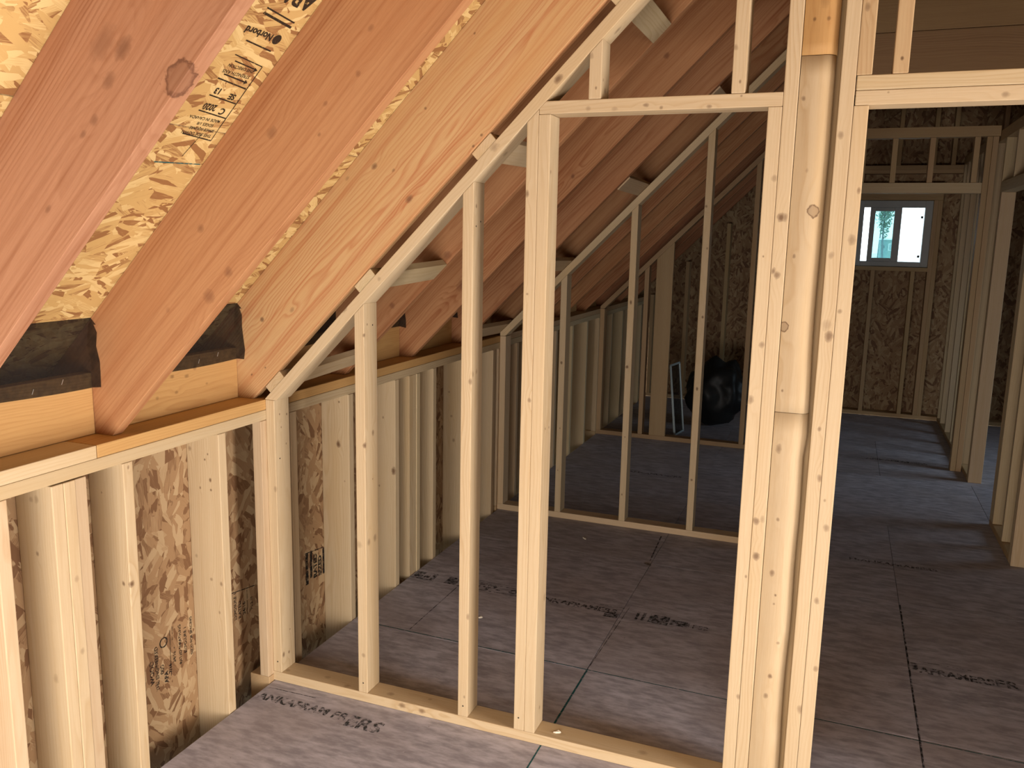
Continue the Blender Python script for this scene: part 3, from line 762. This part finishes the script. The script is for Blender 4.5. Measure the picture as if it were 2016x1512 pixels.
sloped_stud(p1, 31, 0, 1.5, DZ1, knots=[(32.36, 0, 49.1, 0.3, 0.55), (32.5, 0.5, 50.0, 0.3, 0.4), (32.5, 1.6, 50.2, 0.28, 0.4), (32.4, 0, 16.5, 0.28, 0.45), (32.5, 0.9, 71.5, 0.22, 0.7), (32.0, 0, 4.5, 0.16, 0.5)], pal='spruce', scatter=0.15)
sloped_stud(p1, 39.4, 0, 1.5, DZ1, knots=[(40.56, 0, 47.4, 0.26, 0.55), (39.64, 0, 73.0, 0.3, 0.65), (39.95, 0, 60.8, 0.16, 0.55)], pal='spruce', scatter=0.0)
wall_part(p1, 'trimmer_stud', (40.9, 42.4), (0, 3.5), (1.5, 82.26), knots=[(42.4, 0.6, 75.6, 0.22, 0.6), (42.4, 1.2, 43.6, 0.14, 0.8), (42.4, 2.6, 43.5, 0.14, 0.8), (42.4, 2.8, 20.0, 0.4, 0.35), (42.4, 2.0, 4.3, 0.2, 0.6)], pal='spruce', scatter=0.1)
prism('header', [(40.92, 82.28), (68.8, 82.28), (68.8, 83.78), (41.75, 83.78), (40.92, 82.95)], 'y', 0, 3.5, None, p1, knots=[(53.8, 0, 82.9, 0.24, 0.6), (55.6, 0, 82.55, 0.2, 0.6), (61.0, 0, 82.5, 0.24, 0.55), (47.0, 0, 82.75, 0.3, 0.35), (50.2, 0, 82.6, 0.26, 0.3), (64.4, 0, 83.5, 0.13, 0.6)], pal='spruce', scatter=0.1)
wall_part(p1, 'trimmer_stud', (67.31, 68.79), (0, 3.5), (1.5, 82.27), knots=[(68.44, 0, 56.3, 0.35, 0.55), (67.64, 0, 49.9, 0.36, 0.55), (68.5, 0, 28.5, 0.16, 0.6), (68.5, 0, 74.7, 0.36, 0.4), (68.65, 0, 13.0, 0.3, 0.5), (67.9, 0, 66.2, 0.12, 0.7)], pal='spruce', scatter=0)
sloped_stud(p1, 68.81, 0, 1.5, DZ1, name='king_stud', knots=[(69.5, 0, 70.5, 0.42, 0.9), (69.9, 0, 70.5, 0.3, 0.6), (69.5, 0, 64.2, 0.42, 0.7), (69.1, 0, 64.6, 0.25, 0.7), (69.2, 0, 35.5, 0.42, 0.7), (69.5, 0, 31.2, 0.42, 0.8), (69.9, 0, 35.8, 0.3, 0.3)], pal='spruce', scatter=0)
for x in (46.97, 63.26): sloped_stud(p1, x, 0, 83.8, DZ1, name='cripple_stud', knots=[(x + 1.5, 0.8, 86.0, 0.2, 0.6), (x + 0.2, 0, 88.6, 0.3, 0.4), (x + 0.9, 0, 85.0, 0.14, 0.7), (x + 1.5, 1.8, 84.9, 0.3, 0.6)], pal='spruce', scatter=0)
# the channel: flat blocks with a bark-rounded right edge, stacked between the king studs, over a shadowed back board
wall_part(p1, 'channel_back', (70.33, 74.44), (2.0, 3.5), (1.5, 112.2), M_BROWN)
CH = [(1.52, 48.66, [(71.1, 44.4, 0.33, 0.6), (71.4, 29.4, 0.3, 0.65), (72.0, 26.7, 0.14, 0.8), (71.9, 25.6, 0.15, 0.6), (71.8, 13.8, 0.32, 0.6), (72.1, 16.4, 0.26, 0.8), (71.6, 36.0, 0.2, 0.6), (72.7, 20.8, 0.2, 0.5)]),
      (48.72, 87.35, [(72.8, 71.2, 0.62, 1.2), (70.65, 58.5, 0.55, 1.1), (71.15, 66.3, 0.18, 0.6), (71.8, 75.5, 0.16, 0.3), (71.0, 51.2, 0.16, 0.7), (70.9, 83.0, 0.22, 0.6)]),
      (87.42, 110.5, [(71.4, 91.0, 0.2, 0.8), (72.8, 91.0, 0.2, 0.7), (72.3, 92.8, 0.5, 0.3)])]
for ci, (z0, z1, kn) in enumerate(CH):
    rr = random.Random(50 + ci)
    bm = bmesh.new()
    NZ = 18; secs = []
    for k in range(NZ + 1):
        z = z0 + (z1 - z0) * k / NZ
        nz = mnoise.noise(Vector((z * 0.09, ci * 5.0, 0.3)))
        wx = 72.55 + 0.55 * nz            # where the flat face gives way to the rounded bark edge
        ex = 73.86 + 0.22 * nz
        if ci == 0 and z > 44: ex += 0.25
        ring = [(70.36, 1.6), (70.36, 0.25), (70.44, 0.14)]
        ring += [(wx, 0.12)]
        for a in range(1, 8):
            t = a / 7 * math.pi / 2 * 0.92
            ring.append((wx + (ex - wx) * math.sin(t) / math.sin(math.pi / 2 * 0.92), 0.12 + 1.15 * (1 - math.cos(t))))
        ring += [(ex, 1.6)]
        secs.append([bm.verts.new(Vector((z - z0, x - 72, y - 0.8)) * S) for x, y in ring])
    n = len(secs[0])
    for k in range(NZ):
        for a in range(n):
            b = (a + 1) % n
            bm.faces.new((secs[k][a], secs[k][b], secs[k + 1][b], secs[k + 1][a]))
    bm.faces.new(secs[0]); bm.faces.new(secs[-1][::-1])
    bmesh.ops.recalc_face_normals(bm, faces=bm.faces)
    for f in bm.faces: f.smooth = len(f.verts) == 4
    kl = [(z - z0, x - 72, -0.65, kr, kd) for (x, z, kr, kd) in kn]
    R = Matrix(((0, 1, 0), (0, 0, 1), (1, 0, 0)))           # local x -> up, y -> right, z -> away from the viewer
    finish('channel_block', bm, R, (72, 0.8, z0), wood('spruce' if ci != 2 else 'block_gold', kl, seed=90 + ci, freq=1.5, amount=1.15, scatter=0), p1)
sloped_stud(p1, 74.46, 0, 1.5, DZ1, name='king_stud', knots=[(75.45, 0, 57.7, 0.45, 0.75), (75.1, 0, 58.9, 0.5, 0.3), (74.93, 0, 79.1, 0.32, 0.5), (75.85, 0, 13.0, 0.45, 0.5), (75.8, 0, 41.5, 0.35, 0.6), (75.3, 0, 47.2, 0.2, 0.6), (75.0, 0, 66.5, 0.3, 0.4)], pal='spruce', scatter=0)
wall_part(p1, 'trimmer_stud', (75.98, 77.46), (0, 3.5), (0.02, 82.1), knots=[(76.94, 0, 68.2, 0.42, 0.5), (76.95, 0, 35.8, 0.35, 0.5), (76.6, 0, 26.9, 0.3, 0.55), (76.34, 0, 60.5, 0.25, 0.5), (77.2, 0, 73.4, 0.2, 0.6), (77.14, 0, 18.5, 0.3, 0.5), (76.5, 0, 39.0, 0.15, 0.5)], pal='spruce', scatter=0)
wall_part(p1, 'header', (76.06, 113.5), (0, 3.5), (82.12, 83.6), knots=[(89.9, 0, 82.7, 0.3, 0.5), (79.2, 0, 83.3, 0.12, 0.5)], pal='spruce', scatter=0)
wall_part(p1, 'header', (76.06, 113.5), (0, 3.5), (83.63, 85.12))
sloped_stud(p1, 75.98, 0, 85.14, DZ1, name='cripple_stud', knots=[(76.5, 0, 91.8, 0.3, 0.55)], pal='spruce_tan', scatter=0)
sloped_stud(p1, 79.42, 0, 85.14, DZ1, name='cripple_stud', knots=[(80.2, 0, 86.6, 0.18, 0.9)], pal='spruce_tan', scatter=0)
for x in (95.4, 110.5): sloped_stud(p1, x, 0, 85.14, DZ1, name='cripple_stud')
wall_part(p1, 'trimmer_stud', (112, 113.48), (0, 3.5), (0.02, 82.1))
sloped_stud(p1, 113.5, 0, 0.02, DZ1, name='king_stud')
# nail heads that read as dots on the near wall
NAILS = [(1.5, 1.0, 35.0, 'x'), (16.5, 2.3, 55.4, 'x'), (32.5, 0.9, 69.0, 'x'), (32.5, 2.3, 69.6, 'x'), (0.8, 0, 3.2, 'y'), (15.8, 0, 3.0, 'y'), (31.8, 0, 3.1, 'y'), (40.1, 0, 3.3, 'y')]
for x, y, z, a in NAILS:
    b2 = bmesh.new(); bmesh.ops.create_cone(b2, cap_ends=True, segments=8, radius1=0.13 * S, radius2=0.11 * S, depth=0.05 * S)
    R = Matrix.Rotation(math.pi / 2, 3, 'Y') if a == 'x' else Matrix.Rotation(math.pi / 2, 3, 'X')
    finish('nail_head', b2, R, (x, y, z), M_DARKHOLE, p1)

# ---- second stud wall
Y2 = 90.5
p2 = tag(empty('stud_partition', (0, Y2, 0)), 'shaded second stud wall with a sloped top plate, seen through the left doorway', 'stud wall', 'open stud walls', 'thing')
DZ2 = 42.6
wall_part(p2, 'bottom_plate', (-0.1, 68), (Y2, Y2 + 3.5), (0.02, 1.5), M_SPRUCE)
prism('sloped_plate', [(-0.05, 43.86), (1.3, 43.9), (67, 109.6), (67, 111.7), (-0.05, 44.7)], 'y', Y2, Y2 + 3.5, M_SPRUCE, p2, long=(1, 0, 1), org=(0, Y2, 44))
wall_part(p2, 'stud', (0, 1.5), (Y2, Y2 + 3.5), (1.5, 43.84), M_SPRUCE)
for x, kn in ((15.1, [(15.8, Y2, 38.4, 0.3, 0.85), (15.9, Y2, 22.5, 0.16, 0.7), (15.7, Y2, 12.0, 0.16, 0.7)]), (31.2, [(31.9, Y2, 53.5, 0.3, 0.9), (31.7, Y2, 38.6, 0.34, 0.95), (31.9, Y2, 22.0, 0.18, 0.7), (31.8, Y2, 8.0, 0.2, 0.7)]),
              (47.2, [(48.3, Y2, 66.0, 0.2, 0.7), (48.2, Y2, 51.0, 0.26, 0.9), (47.9, Y2, 34.8, 0.28, 0.9), (47.9, Y2, 13.6, 0.3, 0.8), (47.6, Y2, 75.0, 0.3, 0.7)]), (63.5, []), (66.5, [])):
    sloped_stud(p2, x, Y2, 1.5, DZ2, knots=kn or None, pal='spruce', scatter=0.0)

# ---- third stud wall, with the corridor doorway at its right
Y3 = 182.0
p3 = tag(empty('stud_partition', (0, Y3, 0)), 'dark third stud wall at the back, with a flat wide stud and a doorway header', 'stud wall', 'open stud walls', 'thing')
wall_part(p3, 'bottom_plate', (-0.1, 76), (Y3, Y3 + 3.5), (0.02, 1.5), M_TAN)
prism('sloped_plate', [(-0.05, 43.86), (1.3, 43.9), (56, 98.6), (56, 100.7), (-0.05, 44.7)], 'y', Y3, Y3 + 3.5, M_TAN, p3, long=(1, 0, 1), org=(0, Y3, 44))
wall_part(p3, 'stud', (0, 1.5), (Y3, Y3 + 3.5), (1.5, 43.84), M_TAN)
for x in (14.8, 33.0, 48.7): sloped_stud(p3, x, Y3, 1.5, DZ2, M_TAN)
prism('wide_stud', [(18.7, 1.5), (24.2, 1.5), (24.2, 24.2 + DZ2), (18.7, 18.7 + DZ2)], 'y', Y3, Y3 + 1.5, M_TAN, p3, long=(0, 0, 1))  # tan wood in place of brighter spruce, painting in the dimness
for x in (62.6, 73.0, 74.5): wall_part(p3, 'stud', (x, x + 1.48), (Y3, Y3 + 3.5), (1.5 if x < 73 else 0.02, 97.0), M_TAN)
wall_part(p3, 'header', (76.0, 111.5), (Y3, Y3 + 3.5), (82.6, 85.6), M_SPRUCE)
for x in (78.5, 87.0, 97.0, 108.5): wall_part(p3, 'cripple_stud', (x, x + 1.5), (Y3, Y3 + 3.5), (85.62, 98.4), M_TAN)
wall_part(p3, 'top_plate', (56, 114.9), (Y3, Y3 + 3.5), (98.45, 101.4), M_TAN)
for x in (111.55, 113.1): wall_part(p3, 'stud', (x, x + 1.48), (Y3, Y3 + 3.5), (0.02, 98.4), M_TAN)

# ---- corridor wall on the right with a doorway into the right-hand room
XC = 115.0
pc = tag(empty('stud_partition', (XC, 101, 0)), 'dark stud wall running away beside the corridor, with bluish light coming through its doorway', 'stud wall', 'open stud walls', 'thing')
def cst(y, z0=1.5, z1=97, name='stud', mat=M_SPRUCE): wall_part(pc, name, (XC, XC + 3.5), (y, y + 1.48), (z0, z1), mat)
for y in (101, 102.5): cst(y, 0.02)
for y in (113, 126): cst(y)
cst(127.5, 1.5, 97, 'king_stud'); cst(129, 1.5, 82.3, 'trimmer_stud')
cst(170, 0.02, 82.3, 'trimmer_stud'); cst(171.5, 0.02, 97, 'king_stud')
for y in (186.5, 202, 218, 234, 250, 260): cst(y)
wall_part(pc, 'header', (XC, XC + 3.5), (129, 171.48), (82.32, 85.3), M_SPRUCE)
for y in (138, 154): cst(y, 85.32, 97, 'cripple_stud')
wall_part(pc, 'bottom_plate', (XC, XC + 3.5), (104, 130.5), (0.02, 1.48), M_TAN)
wall_part(pc, 'bottom_plate', (XC, XC + 3.5), (173, 262), (0.02, 1.48), M_TAN)
wall_part(pc, 'top_plate', (XC, XC + 3.5), (101, 262), (97.02, 100.0), M_TAN)

# ---- nailing blocks between the rafters, over the sloped plates
def nblock(s, ya, yb, za, zb, lab, mat=M_SPRUCE):
    """s = x+z of the block's middle; za/zb = its underside's z-x at its two ends."""
    bm = bmesh.new(); vs = []
    for (y, c) in ((ya, za), (yb, zb)):
        for (ds, dc) in ((-2.45, 0), (2.45, 0), (2.45, 1.64), (-2.45, 1.64)):
            ss, cc = s + ds, c + dc
            vs.append(Vector(((ss - cc) / 2, y, (ss + cc) / 2)))
    org = sum(vs, Vector()) / 8
    R = frame((0, 1, 0), (1, 0, 1)); Rt = R.transposed()
    v = [bm.verts.new(Rt @ ((p - org) * S)) for p in vs]
    for f in ((0, 1, 2, 3), (7, 6, 5, 4), (0, 4, 5, 1), (1, 5, 6, 2), (2, 6, 7, 3), (3, 7, 4, 0)): bm.faces.new([v[i] for i in f])
    bmesh.ops.recalc_face_normals(bm, faces=bm.faces)
    bmesh.ops.bevel(bm, geom=bm.edges[:], offset=0.07 * S, segments=1, affect='EDGES')
    tag(finish('nailing_block', bm, R, org, mat), lab, 'blocking', 'nailing blocks over the sloped plates')
for s, lab in ((48.2, 'pale flat block lowest on the sloped plate, resting by the left wall'), (78.2, 'pale flat block bridging the gap above the first sloping-topped stud'),
               (112.4, 'pale flat block bridging the gap behind the doorway double stud'), (146.2, 'pale flat block above the short stud over the left doorway'), (180.0, 'pale flat block highest of those over the near stud wall')):
    nblock(s, 0.05, 23.85, 44.08, 45.62 if s > 50 else 45.6, lab)
for s, lab in ((46.3, 'dim flat block at the foot of the second sloped plate'), (77.5, 'dim flat block second up the slope of the second stud wall'), (112, 'dim flat block beside the tall stud of the second stud wall, third up'), (146, 'dim flat block highest over the second stud wall')):
    nblock(s, 74.1, 94.5, 45.5, 44.75, lab)

# ---- tie beam of two stacked planks over the corridor, behind the right doorway
tb = tag(empty('timber_beam', (95, 90.5, 97)), 'brown timber beam of two stacked planks above the right doorway', 'beam', None, 'thing')
for z0, z1 in ((97.2, 108.5), (108.6, 119.8)):
    prism('plank', [(75.0, z0), (150, z0), (150, z1), (75.0, z1)], 'y', 90.5, 92.0, M_BROWN, tb, long=(1, 0, 0))

# ================================================================== small things on the floor
def sliver(loc, ln, wd, ang, lab, mat=M_SPRUCE, cat='wood chip', name='wood_chip', h=0.16):
    bm = bmesh.new()
    pts = [(-ln / 2, -wd * 0.2), (-ln * 0.2, -wd / 2), (ln * 0.35, -wd * 0.35), (ln / 2, 0.02), (ln * 0.2, wd / 2), (-ln * 0.35, wd * 0.3)]
    lo = [bm.verts.new(Vector((x, y, 0)) * S) for x, y in pts]
    hi = [bm.verts.new(Vector((x * 0.85, y * 0.8, h * (1 + 0.6 * math.sin(i * 2.1)))) * S) for i, (x, y) in enumerate(pts)]
    bm.faces.new(lo[::-1]); bm.faces.new(hi)
    for i in range(6): bm.faces.new((lo[i], lo[(i + 1) % 6], hi[(i + 1) % 6], hi[i]))
    tag(finish(name, bm, Matrix.Rotation(ang, 3, 'Z'), loc, mat), lab, cat, 'offcut chips')
M_CHIP = plain('fresh_chip', (0.74, 0.64, 0.50), 0.7)
sliver((20.5, 32.4, 0.01), 0.9, 0.5, 0.5, 'tiny pale wood chip on the floor right of the second sloping-topped stud', M_CHIP)
sliver((26.2, 79.3, 0.01), 1.6, 0.6, -0.9, 'pale wood chip on the dim floor in front of the second stud wall', M_CHIP)
sliver((45.2, 1.5, 1.51), 1.1, 0.5, 0.3, 'pale splinter lying on the bottom plate in the left doorway', M_CHIP)
sliver((42.9, 69.6, 0.01), 1.9, 0.35, -0.5, 'dark screw-like scrap on the floor before the second stud wall', M_DARKHOLE, 'scrap', 'metal_scrap')

# window screen leaning in the dark room behind the third stud wall
M_ALU = plain('grey_screen_frame', (0.40, 0.46, 0.47), 0.4, 0.05)
lf = tag(empty('window_screen', (26.2, 195.5, 0)), 'slim grey window screen leaning in the dark behind the third stud wall', 'window screen', None, 'thing')
ba, bb, tp = Vector((25.9, 191.6, 0.1)), Vector((27.3, 200.5, 0.1)), Vector((-2.6, -0.2, 24.5))
def bar(name, a, b, wd, mat, parent):
    d = (b - a); R = frame(d, Vector((0.9, 0.1, 0.3))); L = d.length
    bm = bmesh.new(); bmesh.ops.create_cube(bm, size=1.0)
    for v in bm.verts: v.co = Vector(((v.co.x + 0.5) * L, v.co.y * wd, v.co.z * wd)) * S
    bmesh.ops.bevel(bm, geom=bm.edges[:], offset=0.06 * S, segments=1, affect='EDGES')
    return finish(name, bm, R, a, mat, parent)
for a, b in ((ba, bb), (ba + tp, bb + tp), (ba, ba + tp), (bb, bb + tp)): bar('screen_frame', a, b, 0.7, M_ALU, lf)
bm = bmesh.new(); qs = [bm.verts.new((p - ba) * S) for p in (ba, bb, bb + tp, ba + tp)]; bm.faces.new(qs)
finish('mesh', bm, Matrix.Identity(3), ba, M_SCREEN, lf)

# dark heap in the far corner
M_BAG = plain('black_plastic', (0.012, 0.012, 0.012), 0.45, 0.2)
bm = bmesh.new(); bmesh.ops.create_icosphere(bm, subdivisions=4, radius=1.0)
for v in bm.verts:
    d = v.co.normalized(); n = mnoise.noise(d * 2.1) * 0.22 + mnoise.noise(d * 6.0) * 0.07
    zz = d.z * (13 if d.z > 0 else 11) * (1 + n)
    v.co = Vector((d.x * 11 * (1 + n), d.y * 9 * (1 + n), max(zz, -11.5) + 11.6)) * S
for f in bm.faces: f.smooth = True
tag(finish('rubbish_bag', bm, Matrix.Identity(3), (36.5, 216, 0.02), M_BAG), 'black lumpy bag heaped in the dark far corner behind the third stud wall', 'bag')

# ================================================================== outside the far window
gr = struct('ground', (0, 275, -110))
M_SNOW = plain('snowy_ground', (0.80, 0.80, 0.80), 0.9, 0.05, 0.2)
for (ya, za), (yb, zb) in (((275, -110), (900, -110)), ((900, -110), (1700, -34)), ((1700, -34), (9000, -34))):
    bm = bmesh.new()
    q = [bm.verts.new(Vector(p) * S) for p in ((-3000, ya - 275, za + 110), (4000, ya - 275, za + 110), (4000, yb - 275, zb + 110), (-3000, yb - 275, zb + 110))]
    bm.faces.new(q); finish('ground_sheet', bm, Matrix.Identity(3), (0, 275, -110), M_SNOW, gr)
hs = tag(empty('cropped_house', (310, 5200, -34)), 'small aqua shed with lap siding seen through the far window', 'house', None, 'thing')  # house cut short on the right, shaping in the glare that hides it
M_SID = plain('aqua_siding', (0.25, 0.38, 0.38), 0.7, 0.04, 0.5)
M_TRIM = plain('house_trim', (0.62, 0.66, 0.66), 0.7, 0.04)
box('wall', (262, 352), (5200, 5400), (-34, 86), M_SID, hs, bev=0)
for k in range(12):
    z = 84 - k * 9.6
    prism('siding_board', [(5198.4, z - 9.3), (5200, z - 9.3), (5200, z), (5199.7, z)], 'x', 261.5, 352.5, M_SID, hs, bev=0)
prism('roof', [(5185, 86), (5415, 86), (5300, 94)], 'x', 256, 358, M_TRIM, hs, bev=0)
box('window_trim', (304, 345), (5196, 5198), (26, 66), M_TRIM, hs, bev=0)
box('window_glass', (308, 341), (5195.5, 5196), (30, 62), plain('dull_glass', (0.25, 0.36, 0.38), 0.3, 0.05), hs, bev=0)
box('meter_box', (273, 283), (5192, 5198), (40, 56), plain('grey_meter_box', (0.10, 0.13, 0.16), 0.5), hs, bev=0.3)
M_LEAF = plain('pale_leaf', (0.16, 0.24, 0.19), 0.7, 0.35, 3.0); M_BARK = plain('grey_bark', (0.16, 0.20, 0.22), 0.9, 0.3)
def tree(x, y, h, r, seed, lab):
    t = tag(empty('tree', (x, y, -34)), lab, 'tree', None, 'thing')
    rr = random.Random(seed)
    bm = bmesh.new(); N = 8; prev = None
    for k in range(10):
        f = k / 9; c = Vector((x + 6 * math.sin(f * 3 + seed) - x, 4 * math.sin(f * 2) , h * f)); rad = 5.5 * (1 - 0.8 * f)
        ring = [bm.verts.new((c + Vector((rad * math.cos(a * math.tau / N), rad * math.sin(a * math.tau / N), 0))) * S) for a in range(N)]
        if prev:
            for a in range(N): bm.faces.new((prev[a], prev[(a + 1) % N], ring[(a + 1) % N], ring[a]))
        prev = ring
    finish('trunk', bm, Matrix.Identity(3), (x, y, -34), M_BARK, t)
    bm = bmesh.new()
    for k in range(700):
        d = Vector((rr.gauss(0, 1), rr.gauss(0, 1), rr.gauss(0, 1))).normalized() * (rr.random() ** 0.5)
        c = Vector((d.x * r, d.y * r, h * 0.72 + d.z * h * 0.36))
        ax = Vector((rr.gauss(0, 1), rr.gauss(0, 1), rr.gauss(0, 1))).normalized(); bx = ax.orthogonal().normalized()
        l = rr.uniform(4, 9)
        q = [c + ax * l, c + bx * l * 0.45, c - ax * l, c - bx * l * 0.45]
        bm.faces.new([bm.verts.new(p * S) for p in q])
    f = finish('crown', bm, Matrix.Identity(3), (x, y, -34), M_LEAF, t)
tree(232, 4000, 330, 30, 3, 'slender pale tree left of the aqua shed outside the far window')
tree(300, 6400, 520, 62, 5, 'taller pale tree rising behind the aqua shed outside the far window')
